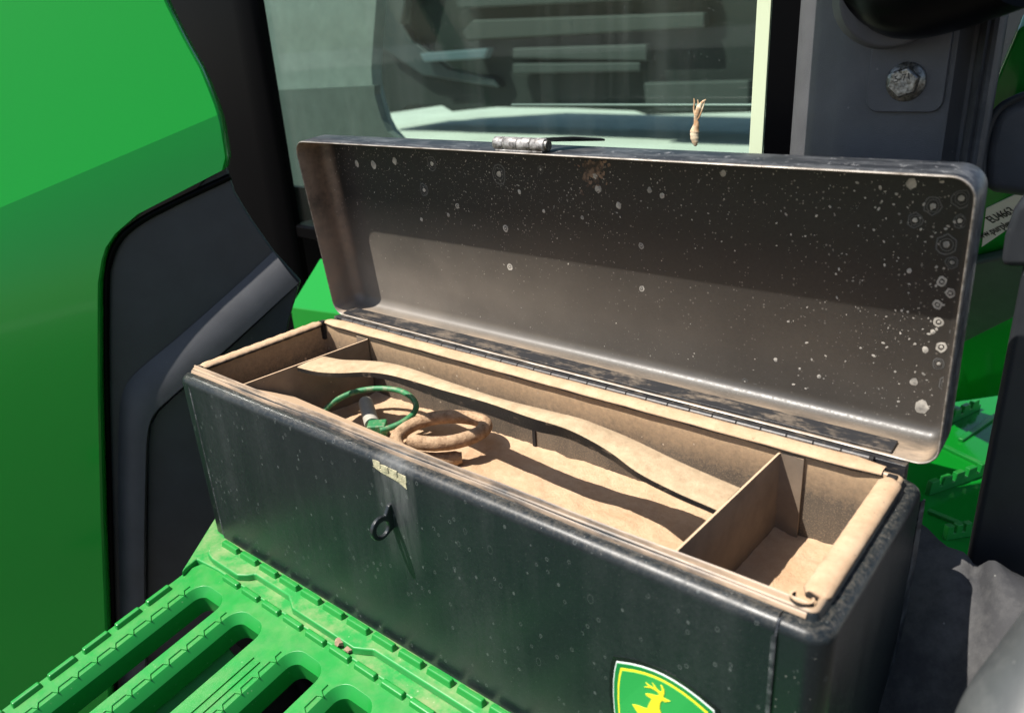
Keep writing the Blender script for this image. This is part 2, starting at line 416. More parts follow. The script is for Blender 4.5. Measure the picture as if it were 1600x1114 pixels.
# --- pillar with grained facets
Zp = .34
def px(x, y): return aty(x, 200, y).x
prof = [(px(1237, .345), .375), (px(1237, .345), .345), (px(1240, .335), .337), (px(1266, .322), .322), (px(1272, .319), .319), (px(1290, .314), .3145), (px(1303, .309), .309), (px(1316, .305), .3055), (px(1335, .303), .3035), (px(1470, .302), .302), (px(1478, .303), .303), (px(1486, .308), .308), (px(1500, .312), .312), (px(1506, .311), .311), (px(1509, .302), .302), (px(1512, .36), .40)]
sheet('cab_pillar', [[V((x, y, z)) for x, y in prof] for z in (.2, .25, .3, .35, .4, .45, .5, .6, .9)], PILM, TR, smooth=28)
# --- rubber door seal right of it
sp = [(px(1507, .306), .306), (px(1511, .296), .296), (px(1518, .292), .292), (px(1523, .294), .294), (px(1528, .292), .292), (px(1535, .292), .292), (px(1540, .297), .297), (px(1543, .31), .31), (px(1543, .35), .36)]
sheet('door_seal', [[V((x, y, z)) for x, y in sp] for z in (.2, .3, .4, .5, .9)], RUBBER, TR, smooth=40)
# --- bracket plate and bolt
yb = .2985
pc = [aty(x, y, yb) for x, y in ((1352, 168), (1472, 170))]
zb = aty(1410, 176, yb).z
prism('bracket_plate', [V((x, yb, z)) for x, z in rrect(pc[0].x, pc[1].x, zb, zb+.16, .008)], (0, .0034, 0), PILM, TR, bevel=.0009)
bc = aty(1416, 128, yb)
def lathe(name, prof_, c, mat, parent, n=40, **k):
    v = []; f = []
    for r, y in prof_:
        for i in range(n):
            q_ = 2*pi*i/n; v.append(V((c.x+r*cos(q_), c.y-y, c.z+r*sin(q_))))
    for j in range(len(prof_)-1):
        for i in range(n): f.append((j*n+i, j*n+(i+1) % n, (j+1)*n+(i+1) % n, (j+1)*n+i))
    f.append(tuple(range((len(prof_)-1)*n, len(prof_)*n)))
    return mesh(name, v, f, mat, parent, **k)
bolt = lathe('flange_bolt', [(.0122, 0), (.0124, .0012), (.0118, .0022), (.0096, .0034), (.0088, .0040)], bc, BOLT, TR)
hexa = []
for kk, (rr, yy) in enumerate(((.0099, .0030), (.0099, .0088), (.0088, .0098))):
    hexa.append([V((bc.x+rr*cos(radians(18+60*i)), bc.y-yy, bc.z+rr*sin(radians(18+60*i)))) for i in range(6)])
v = [p for r in hexa for p in r]
f = [(j*6+i, j*6+(i+1) % 6, (j+1)*6+(i+1) % 6, (j+1)*6+i) for j in range(2) for i in range(6)]+[tuple(range(12, 18))]
mesh('hex_head', v, f, BOLT, bolt, bevel=.0005)
def text(name, s_, size, loc, rot, mat, parent, ext=.0002):
    cu = bpy.data.curves.new(name, 'FONT'); cu.body = s_; cu.size = size; cu.extrude = ext; cu.align_x = 'CENTER'; cu.align_y = 'CENTER'
    t = bpy.data.objects.new('tmp', cu); COL.objects.link(t)
    me = bpy.data.meshes.new_from_object(t.evaluated_get(bpy.context.evaluated_depsgraph_get()))
    bpy.data.objects.remove(t); me.name = name
    me.materials.clear(); me.materials.append(mat)
    o = bpy.data.objects.new(name, me); COL.objects.link(o)
    o.matrix_basis = Matrix.Translation(loc) @ rot.to_4x4(); attach(o, parent); return o
ry = Matrix.Rotation(radians(90), 3, 'X')
text('head_marking', '5-71', .0058, V((bc.x, bc.y-.0099, bc.z+.003)), Matrix.Rotation(radians(-12), 3, 'Y') @ ry, m_simple('dark_stamping', (.05, .045, .04), .6), bolt)
# --- mirror arm above the plate
mc = aty(1440, -25, .25)
arm = catmull([aty(1300, -95, .285), aty(1385, -30, .275), aty(1430, -12, .255), aty(1500, -32, .235), aty(1600, -75, .21)], 8)
tube('mirror_arm', arm, .026, BLACKM, TR, n=28)
tube('arm_collar', [aty(1392, -18, .290), aty(1396, -14, .284), aty(1400, -12, .272)], lambda t: .036-.004*t*t, PILM, TR, n=32, bevel=.002)
prism('mirror_head', [V((x, .17, z)) for x, z in rrect(.346, .56, .47, .76, .012)], (0, .08, 0), PILM, TR, bevel=.01, seg=3)  # unseen mirror head, added to cast shade over the pillar face
# --- things right of the seal
LP0 = aty(1560, 345, .52); LN = V((0, -cos(radians(38)), -sin(radians(38))))
def lpn(x, y, o=0.0): return at(x, y, LP0+LN*o, LN)
prism('rear_green_panel', [lpn(x, y) for x, y in [(1420, 640), (1700, 600), (1740, -40), (1588, 50), (1550, 140), (1440, 200)]], LN*-.02, GREEN, TR, bevel=.003)
prism('rear_black_wall', [aty(x, y, .80) for x, y in [(1400, 520), (1760, 520), (1800, -140), (1400, -140)]], (0, .02, 0), TRIMM, TR)
hp = [aty(x, y, .36) for x, y in [(1536, 235), (1546, 195), (1560, 172), (1580, 160), (1610, 150), (1700, 150), (1700, 330), (1600, 310), (1556, 304), (1534, 300)]]
prism('lamp_housing', hp, (0, .09, 0), PILM, TR, bevel=.010, seg=5)
tube('housing_rim', catmull([aty(x, y, .3605) for x, y in [(1533, 296), (1537, 235), (1547, 194), (1561, 171), (1581, 158), (1612, 148), (1690, 146)]], 6), .0028, TRIMM, TR)
sv = [lpn(x, y, .001) for x, y in [(1541, 326), (1612, 292), (1602, 340), (1534, 386)]]
su = (sv[1]-sv[0]).normalized(); sn = (sv[3]-sv[0]); sn = (sn-su*sn.dot(su)).normalized()
st = prism('sticker', sv, LN*-.002, m_simple('white_vinyl', (.80, .80, .78), .45), TR, smooth=0)
st['label'] = 'white lot sticker with black number and web address'
INK = m_simple('black_ink', (.02, .02, .022), .6)
Rm = Matrix((su, -sn, su.cross(-sn))).transposed()
Rm1 = Rm @ Matrix.Diagonal((.72, 1.15, 1)); Rm2 = Rm @ Matrix.Diagonal((.80, 1.15, 1))
text('lot_number', 'EU4663', .0112, lpn(1564, 337, .0014), Rm1, INK, st)
text('web_address', 'www.purplewave.com', .0098, lpn(1571, 352, .0014), Rm2, INK, st)
prism('grey_rail', [lpn(x, y, .012) for x, y in [(1440, 430), (1640, 385), (1640, 470), (1440, 570)]], LN*-.012, m_plastic('grey_green_rail', (.05, .075, .062), .5), TR, bevel=.004)
# --- black post at the right edge
a0 = aty(1561, 600, .235).x
box('grab_post', a0, a0+.07, .235, .275, -.05, aty(1580, 318, .235).z, TRIMM, TR, bevel=.006, seg=4)
pt = [aty(x, y, .2345) for x, y in [(1561, 420), (1568, 370), (1582, 328), (1602, 300), (1700, 240), (1700, 420)]]
prism('post_shoulder', pt, (0, .04, 0), TRIMM, TR, bevel=.005)
# --- lower green steps behind the box, right
zs = -.06
sq = [atz(1400, 900, zs), atz(1640, 900, zs), atz(1640, 470, zs), atz(1400, 470, zs)]
rs = prism('rear_step', sq, (0, 0, -.012), GREEN, TR, bevel=.003)
rmat = TREADM
def serrated(p, q_, h, teeth):
    a = atz(*p, zs); b = atz(*q_, zs); d = b-a; sd = V((-d.y, d.x, 0)).normalized()*.006; up = V((0, 0, h))
    vv = []; 
    prof_ = []
    for i in range(teeth):
        t0 = i/teeth; t1 = (i+.72)/teeth
        prof_ += [(t0, .45), (t0+.02, 1), (t1, 1), (t1+.01, .45)]
    prof_.append((1.0, .45))
    n_ = len(prof_); pts = [a]+[a+d*t+up*hh for t, hh in prof_]+[b]
    return prism('step_lug', pts, sd, rmat, rs, bevel=.0008)
serrated((1452, 775), (1548, 740), .016, 5); serrated((1475, 668), (1532, 640), .016, 4); serrated((1478, 845), (1520, 838), .016, 3); serrated((1540, 836), (1590, 800), .014, 3)
serrated((1550, 720), (1600, 690), .014, 3)
for a, b in (((1455, 690), (1600, 760)), ((1450, 800), (1570, 850)), ((1500, 690), (1600, 620))):
    p = atz(*a, zs); q_ = atz(*b, zs); d = (q_-p).normalized(); s_ = V((-d.y, d.x, 0))*.003
    prism('step_rib', [p-s_, q_-s_, q_+s_, p+s_], (0, 0, .004), rmat, rs, bevel=.001)
# --- rubber mudguard at lower right
def at_row(pts, zf, yo):
    return [V(p) for p in pts]
top = [aty(1380, 795, .235), aty(1450, 826, .225), aty(1495, 858, .215), aty(1520, 880, .210), aty(1545, 876, .208), aty(1580, 890, .203), aty(1660, 925, .20)]
tp_ = catmull(top, 3); nb = len(tp_); rws = [[p+V((0, .02, -.06)) for p in tp_]]
bt = [aty(1290+(1760-1290)*j/(nb-1), 1200, .10) for j in range(nb)]
for k in range(11):
    t = k/10
    rws.append([p.lerp(q_, t)+V((0, .002*sin(j*.9+4*t)*(1-t), .030*sin(pi*min(1, t*1.3))*(.4+.6*j/nb)*.5+.0025*sin(j*1.1+5*t)*(1-t))) for j, (p, q_) in enumerate(zip(tp_, bt))])
sheet('mudguard', rws, RUBBER, TR, smooth=60)
# --- pale dusty hose / fender lip in the corner
fl = catmull([aty(1830, 880, .06), aty(1735, 1010, .045), aty(1680, 1085, .03), aty(1630, 1155, .015), aty(1600, 1235, .0)], 8)
tube('fender_lip', fl, .030, GREYD, TR, n=32)

# ------------------------------------------------------------ step tread in front of the box
ta = radians(10); TE = V((0, -cos(ta), -sin(ta))); TN = V((0, -sin(ta), cos(ta))); T0 = V((0, -.027, -.006))
def tl(x, s_, h=0): return T0 + V((x, 0, 0)) + TE*s_ + TN*h
STEP = mesh('step', [tl(0, 0)]*3, [(0, 1, 2)], TREADM, TR); bpy.data.objects.remove(STEP)
def solid_from(vs_, fs):
    me = bpy.data.meshes.new('t'); me.from_pydata([tuple(v) for v in vs_], [], fs)
    bm = bmesh.new(); bm.from_mesh(me); bmesh.ops.recalc_face_normals(bm, faces=bm.faces[:]); bm.to_mesh(me); bm.free()
    o = bpy.data.objects.new('t', me); COL.objects.link(o); return o
X0, X1, SL = .0225, .55, .36
ol = rrect(X0, X1, -.0055, SL, .022, 8)
n_ = len(ol)
v = [tl(x, s_, 0) for x, s_ in ol]+[tl(x, s_, -.024) for x, s_ in ol]
plate = solid_from(v, [tuple(range(n_)), tuple(range(n_, 2*n_))[::-1]]+[(i, (i+1) % n_, n_+(i+1) % n_, n_+i) for i in range(n_)])
slots = [(.0530, .0893), (.1105, .1466), (.1870, .2231), (.2440, .2801), (.3195, .3556), (.3765, .4126), (.4520, .488)]
cutters = []
for a, b in slots:
    lo_ = rrect(a, b, .0215, .33, .009, 6); hi = rrect(a-.0052, b+.0004, .0215-.0065, .34, .0135, 6)
    m_ = len(lo_)
    rings_ = [(lo_, -.05), (lo_, -.0075), ([((x*.35+x2*.65), (s*.35+s2*.65)) for (x, s), (x2, s2) in zip(lo_, hi)], -.0022), (hi, .0001), (hi, .02)]
    v = [tl(x, s_, h) for rg, h in rings_ for x, s_ in rg]
    f = [tuple(range(m_))[::-1], tuple(range((len(rings_)-1)*m_, len(rings_)*m_))]
    for j in range(len(rings_)-1):
        f += [(j*m_+i, j*m_+(i+1) % m_, (j+1)*m_+(i+1) % m_, (j+1)*m_+i) for i in range(m_)]
    c = solid_from(v, f); cutters.append(c)
    b_ = plate.modifiers.new('b', 'BOOLEAN'); b_.operation = 'DIFFERENCE'; b_.object = c; b_.solver = 'EXACT'
bpy.context.view_layer.update()
me = bpy.data.meshes.new_from_object(plate.evaluated_get(bpy.context.evaluated_depsgraph_get()))
for c in cutters: bpy.data.objects.remove(c)
bpy.data.objects.remove(plate)
step = finish('step', me, TREADM, TR, smooth=40, bevel=.0012, seg=2)
step['label'] = 'bright green slotted metal step in front of the box'
pan = prism('slot_shade_sheet', [tl(-.02, -.01, -.14), tl(.60, -.01, -.14), tl(.60, .40, -.14), tl(-.02, .40, -.14)], TN*-.004, BLACKM, TR)  # added dark sheet and walls, giving the step slots their deep shade
prism('slot_shade_wall', [tl(-.02, -.004, -.14), tl(.60, -.004, -.14), tl(.60, -.004, -.03), tl(-.02, -.004, -.03)], TE*-.003, BLACKM, TR)
prism('slot_shade_wall', [tl(.58, -.004, -.14), tl(.58, .40, -.14), tl(.58, .40, -.03), tl(.58, -.004, -.03)], V((.003, 0, 0)), BLACKM, TR)
prism('step_stringer', [tl(.098, .035, -.030), tl(.128, .035, -.060), tl(.128, .40, -.060), tl(.098, .40, -.030)], V((-.003, 0, -.003)), TREADM, TR, bevel=.001)
# lugs: one mesh, shared
def lug_mesh(l, wd, h):
    bm = bmesh.new(); 
    v = [bm.verts.new((x*(l/2-(.0012 if z else 0)), y*(wd/2-(.0010 if z else 0)), z)) for z in (0, h) for x, y in ((-1, -1), (1, -1), (1, 1), (-1, 1))]
    for f in ((4, 5, 6, 7), (0, 1, 5, 4), (1, 2, 6, 5), (2, 3, 7, 6), (3, 0, 4, 7)): bm.faces.new([v[i] for i in f])
    m = bpy.data.meshes.new('lug'); bm.to_mesh(m); bm.free(); return m
LM = lug_mesh(.0235, .0062, .0042); first = None
TMX = Matrix((V((1, 0, 0)), -TE, TN)).transposed()
def place_lug(name, me_, x, s_, rot, mat, parent, base=None):
    if not me_.materials: me_.materials.append(mat)
    o = bpy.data.objects.new(name, me_); COL.objects.link(o)
    o.matrix_basis = Matrix.Translation(tl(x, s_, 0) if base is None else base) @ ((TMX if base is None else Matrix.Identity(3)) @ Matrix.Rotation(rot, 3, 'Z')).to_4x4()
    if not o.modifiers:
        b = o.modifiers.new('Bevel', 'BEVEL'); b.width = .0009; b.segments = 2
    attach(o, parent); return o
for i in range(14): place_lug('tread_lug', LM, .0595+.0294*i+.0155, .0015, 0, TREADM, step)
for i in range(7): place_lug('tread_lug', LM, .0275, .046+.0287*i, pi/2, TREADM, step)
# zig-zag ridge teeth along each bar
def tooth_mesh():
    pts = [(0, .008), (0, .0022), (.0052, -.0005), (0, -.0028), (0, -.008)]
    v = []; f = []
    wd = .0010
    for x, y in pts: v += [(x-wd, y, 0), (x-wd*.4, y, .0012), (x+wd*.4, y, .0012), (x+wd, y, 0)]
    for i in range(len(pts)-1):
        for k in range(3): f.append((i*4+k, i*4+k+1, (i+1)*4+k+1, (i+1)*4+k))
    m = bpy.data.meshes.new('tooth'); m.from_pydata(v, [], f)
    bm = bmesh.new(); bm.from_mesh(m); bmesh.ops.recalc_face_normals(bm, faces=bm.faces[:]); bm.to_mesh(m); bm.free()
    m.materials.append(TREADM); return m
TM_ = tooth_mesh()
for a, b in slots[:5]:
    for i in range(12):
        o = bpy.data.objects.new('tread_tooth', TM_); COL.objects.link(o)
        o.matrix_basis = Matrix.Translation(tl(a-.0100, .0327+.016*i, -.0001)) @ TMX.to_4x4(); attach(o, step)
# pressed rib on the wide middle bar
for dx in (-.004, .004):
    p = [tl(.1660+dx+sx*.0006, s_, .0002+h) for sx, s_, h in ((-1, .04, 0), (1, .04, 0), (1, .3, 0), (-1, .3, 0))]
    prism('tread_rib', p, TN*.0009, TREADM, step, smooth=0)
# ledge that carries the box
pl = [atz(322, 822, -.004), atz(283, 893, -.004)]
lx0 = pl[1].x
lp = [pl[0]+V((-.02, .03, 0)), pl[1], V((.02, -.030, -.004)), V((.05, -.0275, -.004)), V((.64, -.0275, -.004)), V((.64, .20, -.004)), V((-.02, .20, -.004))]
ledge = prism('step_ledge', lp, (0, 0, -.03), LEDGEM, TR, bevel=.0015)
# raised strip next to the box, jogging where the bolts sit
jog = [(.030, -.0245), (.040, -.0265), (.080, -.0265), (.088, -.0215), (.092, -.0165), (.140, -.0165), (.150, -.0215), (.156, -.0245), (.232, -.0245), (.240, -.0205), (.246, -.0170), (.64, -.0170), (.64, .010), (.022, .010), (.022, -.018)]
jog = [(x, y+.001) for x, y in jog]
prism('ledge_strip', [V((x, y, -.0045)) for x, y in jog], (0, 0, .0070), LEDGEM, ledge, bevel=.0016, seg=3)
LM2 = lug_mesh(.0245, .0060, .0050); LM2.materials.append(TREADM)
for i in range(14): place_lug('ledge_lug', LM2, 0, 0, 0, TREADM, ledge, V((.0425+.0294*i, -.0068, .0024)))
# a small stone caught in the gap
def stone(c, r):
    bm = bmesh.new(); bmesh.ops.create_icosphere(bm, subdivisions=2, radius=r)
    for v_ in bm.verts: v_.co *= 1+random.uniform(-.22, .22); v_.co.z *= .75
    m = bpy.data.meshes.new('stone'); bm.to_mesh(m); bm.free(); o = finish('stone', m, m_simple('brown_stone', (.30, .20, .13), .9), smooth=25); o.location = c; return o
tag(stone(V((.2155, -.0235, -.0005)), .0045), 'larger tan stone lodged in the gap of the green step', 'stone')
tag(stone(V((.2265, -.0235, -.0020)), .0036), 'smaller brown stone lodged beside the larger one in the step gap', 'stone')

# ------------------------------------------------------------ what is seen through the glass
# far side of the cab
cy = .95
def cp(x, y): return aty(x, y, cy)
pane = [(330, -120), (592, -120), (588, 0), (583, 60), (580, 110), (582, 135), (588, 160), (597, 188), (606, 205), (622, 222), (650, 240), (1300, 250), (1300, 330), (330, 330)]
prism('far_cab_panel', [cp(x, y) for x, y in pane], (0, .03, 0), m_plastic('grey_cab_lining', (.17, .19, .178), .6, 600, .1), TR, smooth=0)
prism('far_cab_ledge', [aty(x, y, cy-.02) for x, y in [(330, 146), (585, 134), (585, 148), (596, 187), (606, 206), (640, 232), (640, 330), (330, 330)]], (0, .018, 0), m_plastic('dark_cab_lining', (.080, .092, .085), .6, 600, .1), TR, smooth=0)
tube('cab_rail', [aty(800, 165, .80), aty(1240, 165.5, .80)], .0028, m_simple('grey_rail_steel', (.16, .17, .165), .35), TR)
# parked machine far beyond the opposite window
YM = 11.6
MM = empty('parked_machine', aty(880, 200, YM), 'dark machine parked in the yard beyond the cab window', 'machine')
DK = m_plastic('dark_machine_paint', (.003, .006, .005), .8, 3, .1, 0); DK2 = m_plastic('grey_machine_bars', (.022, .026, .024), .7, 3, .1, 0); DK3 = m_plastic('blue_grey_hood', (.010, .017, .019), .6, 3, .1, 0)
def mp(pts, mat, name, y=YM, d=.5, bev=.03): return prism(name, [aty(a, b-(12 if b > 100 else 0), y) for a, b in pts], (0, d, 0), mat, MM, bevel=bev)
mp([(640, -200), (1330, -200), (1330, 150), (1175, 188), (1010, 192), (990, 186), (900, 182), (775, 180), (705, 187), (690, 178), (640, 178), (625, 187), (600, 190), (585, 165), (572, 140), (580, 125), (560, 40), (560, -200)], DK, 'chassis', YM, 1.6)
mp([(700, -30), (1100, -45), (1100, -5), (716, 14)], DK2, 'cross_bar', YM-.3, .2)
mp([(738, 32), (1100, 20), (1100, 44), (728, 64), (722, 50)], DK2, 'cross_bar', YM-.3, .2)
mp([(800, 76), (1010, 70), (1010, 96), (800, 104)], DK2, 'cross_bar', YM-.3, .2)
mp([(800, 112), (1000, 110), (1000, 124), (800, 128)], DK2, 'cross_bar', YM-.3, .2)
mp([(655, 84), (762, 76), (756, 92), (690, 108), (662, 98)], m_plastic('lamp_shell', (.06, .085, .10), .4, 3, .1, 0), 'lamp_shell', YM-.4, .2)
mp([(592, -60), (606, 0), (640, 60), (700, 120), (770, 135), (780, 150), (660, 130), (600, 78), (586, 40), (586, -60)], DK3, 'sloping_arm', YM-.2, .2)
mp([(1005, 142), (1170, 138), (1170, 186), (1040, 188), (1008, 178)], DK2, 'counterweight', YM-.35, .2)
mp([(600, -80), (650, -80), (625, 40), (605, 10)], DK2, 'exhaust_cover', YM-.4, .2)
# squashed bug on the glass
v = []; f = []
def blob(pts):
    P = catmull([aty(x, y, .3636) for x, y, r in pts], 5); Rr = [r for x, y, r in pts]
    def rad(t):
        k = t*(len(Rr)-1); i = min(int(k), len(Rr)-2); return (Rr[i]+(Rr[i+1]-Rr[i])*(k-i))*.40e-3*random.uniform(.82, 1.15)
    vv, ff = tube_geo(P, rad, 12); o = len(v)
    v.extend(V((p.x, .3636+(p.y-.3636)*.5, p.z)) for p in vv); f.extend(tuple(o+i for i in q_) for q_ in ff)
blob([(1087, 229, 2), (1086, 222, 8), (1085, 212, 10), (1086, 203, 10), (1088, 195, 7), (1087, 186, 4), (1089, 178, 6), (1092, 169, 6), (1096, 162, 4), (1103, 156, 1)])
blob([(1088, 186, 3), (1084, 172, 2), (1085, 160, 2), (1084, 154, 1)]); blob([(1090, 176, 3), (1091, 164, 2), (1090, 156, 1)]); blob([(1087, 190, 3), (1093, 182, 2), (1097, 172, 2), (1101, 160, 1)])
g = G('dried_bug'); zz = g.noise(120, 4); BUGM = g.out(g.mix(g.ramp(zz, .4, .6), (.45, .25, .12), (.75, .62, .42)), .8)
tag(mesh('bug_splat', v, f, BUGM, smooth=60), 'dried tan bug splat stuck low on the cab window', 'bug splat')

# ------------------------------------------------------------ toolbox
W, D, H = .56, .1632, .1693
TB = empty('toolbox', (W/2, D/2, 0), 'long open black metal toolbox full of tan dust with its lid raised', 'toolbox')
prof = [(.006, .0), (.002, .001), (.0, .004), (.0, .1570)]
for i in range(1, 7):
    q_ = radians(90*i/6); prof.append((.006-.006*cos(q_), .1570+.006*sin(q_)))
prof += [(.0082, .1632), (.0090, .1648), (.0096, .1672), (.0108, .1682), (.0122, .1680), (.0130, .1668), (.0136, .1630), (.0138, .1560), (.0138, .1000)]
n_prof = len(prof); NC = 8
ringn = None; v = []; f = []; mi = []
for ins, z in prof:
    r = max(.012-ins*.8, .0018)
    rr = rrect(ins, W-ins, ins, D-ins, r, NC); ringn = len(rr)
    v += [V((x, y, z)) for x, y in rr]
for j in range(n_prof-1):
    for i in range(ringn):
        f.append((j*ringn+i, j*ringn+(i+1) % ringn, (j+1)*ringn+(i+1) % ringn, (j+1)*ringn+i)); mi.append(1 if prof[j][0] >= .0130 else (0 if prof[j][0] < .0096 else 2))
f.append(tuple(range(ringn))[::-1]); mi.append(0)
me_body = me = bpy.data.meshes.new('body'); me.from_pydata([tuple(p) for p in v], [], f)
me.polygons.foreach_set('material_index', mi)

# lapped front sheet, slightly proud, with the rolled shoulder
fx0, fx1 = .0215, .5355
fp = [(-.0012, .003), (-.0013, .030), (-.0014, .09), (-.0013, .1572)]
for i in range(1, 8):
    q_ = radians(92*i/7); fp.append((.0058-.0071*cos(q_), .1572+.0071*sin(q_)))
fp += [(.0078, .1636), (.0086, .1640)]
xs = [fx0+(fx1-fx0)*i/40 for i in range(41)]
front = sheet('front_panel', [[V((x, y, z)) for x in xs] for y, z in fp], PAINT, TB, smooth=60, solid=.001)
# thin front lip (bead + edge)
lp_ = [(.0080, .1641), (.0088, .1662), (.0100, .1668), (.0110, .1664), (.0116, .1670), (.0120, .1696), (.0128, .1700), (.0134, .1694), (.0138, .1640)]
g = G('dust_streaked_lip')
cst = g.noise(45, 6, .75, g.co((.2, 1, 1)))
xx = g.xyz()[0]
cst = g.math('ADD', cst, g.math('ADD', g.ramp(xx, .16, .02, 0, .14), g.ramp(xx, .42, .53, 0, .12)))
LIPM = g.out(g.mix(g.ramp(cst, .38, .62), (.022, .021, .020), (.36, .255, .165)), .42)
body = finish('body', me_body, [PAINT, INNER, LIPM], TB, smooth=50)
sheet('front_lip', [[V((x, y, z+.0004*sin(x*40))) for x in [.012+(W-.026)*i/60 for i in range(61)]] for y, z in lp_], LIPM, TB, smooth=70)
# rolled rims left, back and right
def rim(name, a, b, inw, r0=.0062, fl=.72):
    a = V(a); b = V(b); inw = V(inw); v = []; f = []; n1, n2 = 30, 13
    for i in range(n1+1):
        t = i/n1; p = a.lerp(b, t); L_ = (b-a).length; e = min(t, 1-t)*L_
        sc = min(1, .70+.30*math.sqrt(min(1, e/.004)))
        for k in range(n2):
            q_ = radians(-40+260*k/(n2-1))
            v.append(p+inw*(-cos(q_)*r0*1.12*sc)+V((0, 0, sin(q_)*r0*fl*sc+.0003*sin(i*2.1+k))))
    for i in range(n1):
        for k in range(n2-1): f.append((i*n2+k, i*n2+k+1, (i+1)*n2+k+1, (i+1)*n2+k))
    f += [tuple(range(n2))[::-1], tuple(range(n1*n2, (n1+1)*n2))]
    return mesh(name, v, f, RIM, TB, smooth=70)
ri = .0148
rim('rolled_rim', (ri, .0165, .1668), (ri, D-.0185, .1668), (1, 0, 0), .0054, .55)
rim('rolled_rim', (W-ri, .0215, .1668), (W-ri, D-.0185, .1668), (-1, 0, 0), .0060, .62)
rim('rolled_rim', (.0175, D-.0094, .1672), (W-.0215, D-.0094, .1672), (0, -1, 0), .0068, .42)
# curled sheet end at the front right corner
cc = V((W-.0185, .0145, .1668))
cur = [cc+V((-.0046*cos(radians(a))*1.25, -.0046*sin(radians(a)), 0)) for a in range(-40, 230, 18)]
BLK = m_simple('dark_gap', (.006, .005, .005), .8)
sheet('curled_corner', [[p+V((0, 0, dz)) for p in cur] for dz in (-.008, .0010, .0030, .0034)], RIM, TB, smooth=60, solid=.0012)
# short dark notch pieces where the rims are cut
for c in ((.0160, .0145), (.0150, D-.0145), (W-.0155, D-.0150)):
    box('corner_notch', c[0]-.0028, c[0]+.0028, c[1]-.0024, c[1]+.0024, .150, .1690, BLK, TB, bevel=.0006)
# raised lap strips at the ends of the front sheet
for x in (fx0, fx1):
    sheet('lap_seam', [[V((x-.0012, y-.0001, z)), V((x, y-.0005, z)), V((x+.0012, y-.0001, z))] for y, z in [(-.0012, .006), (-.0012, .05), (-.0012, .1), (-.0012, .155), (.0005, .1608), (.0030, .1635)]], LIDOUT, TB, smooth=60)
# back right edge flange
sheet('edge_flange', [[V((W-.0005, D-.004, .150)), V((W+.0008, D+.001, .150))], [V((W-.0005, D-.006, .11)), V((W+.0010, D+.002, .11))], [V((W-.0005, D-.012, .07)), V((W+.001, D-.001, .07))], [V((W-.0005, D-.030, .03)), V((W+.001, D-.012, .03))], [V((W-.0005, D-.045, .004)), V((W+.001, D-.028, .004))]], LIDOUT, TB, smooth=60, solid=.001)
# tray floor under the dust
box('tray_floor', .0135, W-.0135, .0135, D-.0135, .098, .100, INNER, TB)
box('wall_slot', .2755, .2785, D-.0150, D-.0136, .1000, .1225, BLK, TB)
# dividers with a folded tab
def divider(x0_, x1_, tabdir, z1):
    a = V((x0_, .0145, 0)); b = V((x1_, D-.0142, 0)); c = b+V((tabdir*.0165, -.0004, 0))
    path = [a, a.lerp(b, .5), b-V((0, .0022, 0)), b-V((-tabdir*.0007, .0007, 0)), b+V((tabdir*.0022, 0, 0)), c]
    r = []
    for z in (.100, .13, z1):
        r.append([V((p.x, p.y, z)) for p in path])
    return sheet('divider', r, DIVM, TB, smooth=50, solid=.0013)
divider(.0725, .0832, -1, .1632); divider(.4728, .4772, 1, .1640)
# tray front sheet, bent inward at its left end
rr = []
for t in range(13):
    u = t/12; x = .080+u*.345
    yi = .0600-.041*u**.85; zi = .1385+.0225*u**.8
    rr.append([V((x, .0142, .1655)), V((x, .0142+(yi-.0142)*.5, .1655+(zi-.1655)*.5)), V((x, yi, zi)), V((x, yi+.0006, zi-.012*(1-u)-.001))])
sheet('tray_front_sheet', rr, DIVM, TB, smooth=50, solid=.0010)
# padlock eye on the front
ey = V((.2705, 0, .1175)); oc = V((0, -.0125, .0)); 
outer = [(.0, .0140), (-.0035, .0128)]
for i in range(13):
    a = radians(60+i*(240/12)); outer.append((-.0118+.0088*cos(a), -.0005+.0088*sin(a)))
outer += [(-.002, -.0062), (0, -.0058)]
hole = [(-.0112+.0054*cos(radians(a)), -.0012+.0054*sin(radians(a))) for a in range(0, 360, 20)]
bm = bmesh.new()
def loop(pts):
    vs_ = [bm.verts.new((-.0016, y, z)) for y, z in pts]; return [bm.edges.new((vs_[i], vs_[(i+1) % len(vs_)])) for i in range(len(vs_))]
ed = loop(outer)+loop(hole)
bmesh.ops.triangle_fill(bm, edges=ed, use_beauty=True)
ex = bmesh.ops.extrude_face_region(bm, geom=bm.faces[:]); bmesh.ops.translate(bm, verts=[e_ for e_ in ex['geom'] if isinstance(e_, bmesh.types.BMVert)], vec=(.0032, 0, 0))
bmesh.ops.recalc_face_normals(bm, faces=bm.faces[:]); bmesh.ops.dissolve_limit(bm, angle_limit=.02, verts=bm.verts[:], edges=bm.edges[:])
me = bpy.data.meshes.new('padlock_eye'); bm.to_mesh(me); bm.free()
eye = finish('padlock_eye', me, m_plastic('satin_black_steel', (.010, .013, .014), .33, 800, .1, .1), None, smooth=40, bevel=.0009, seg=3)
eye.location = ey; attach(eye, TB)
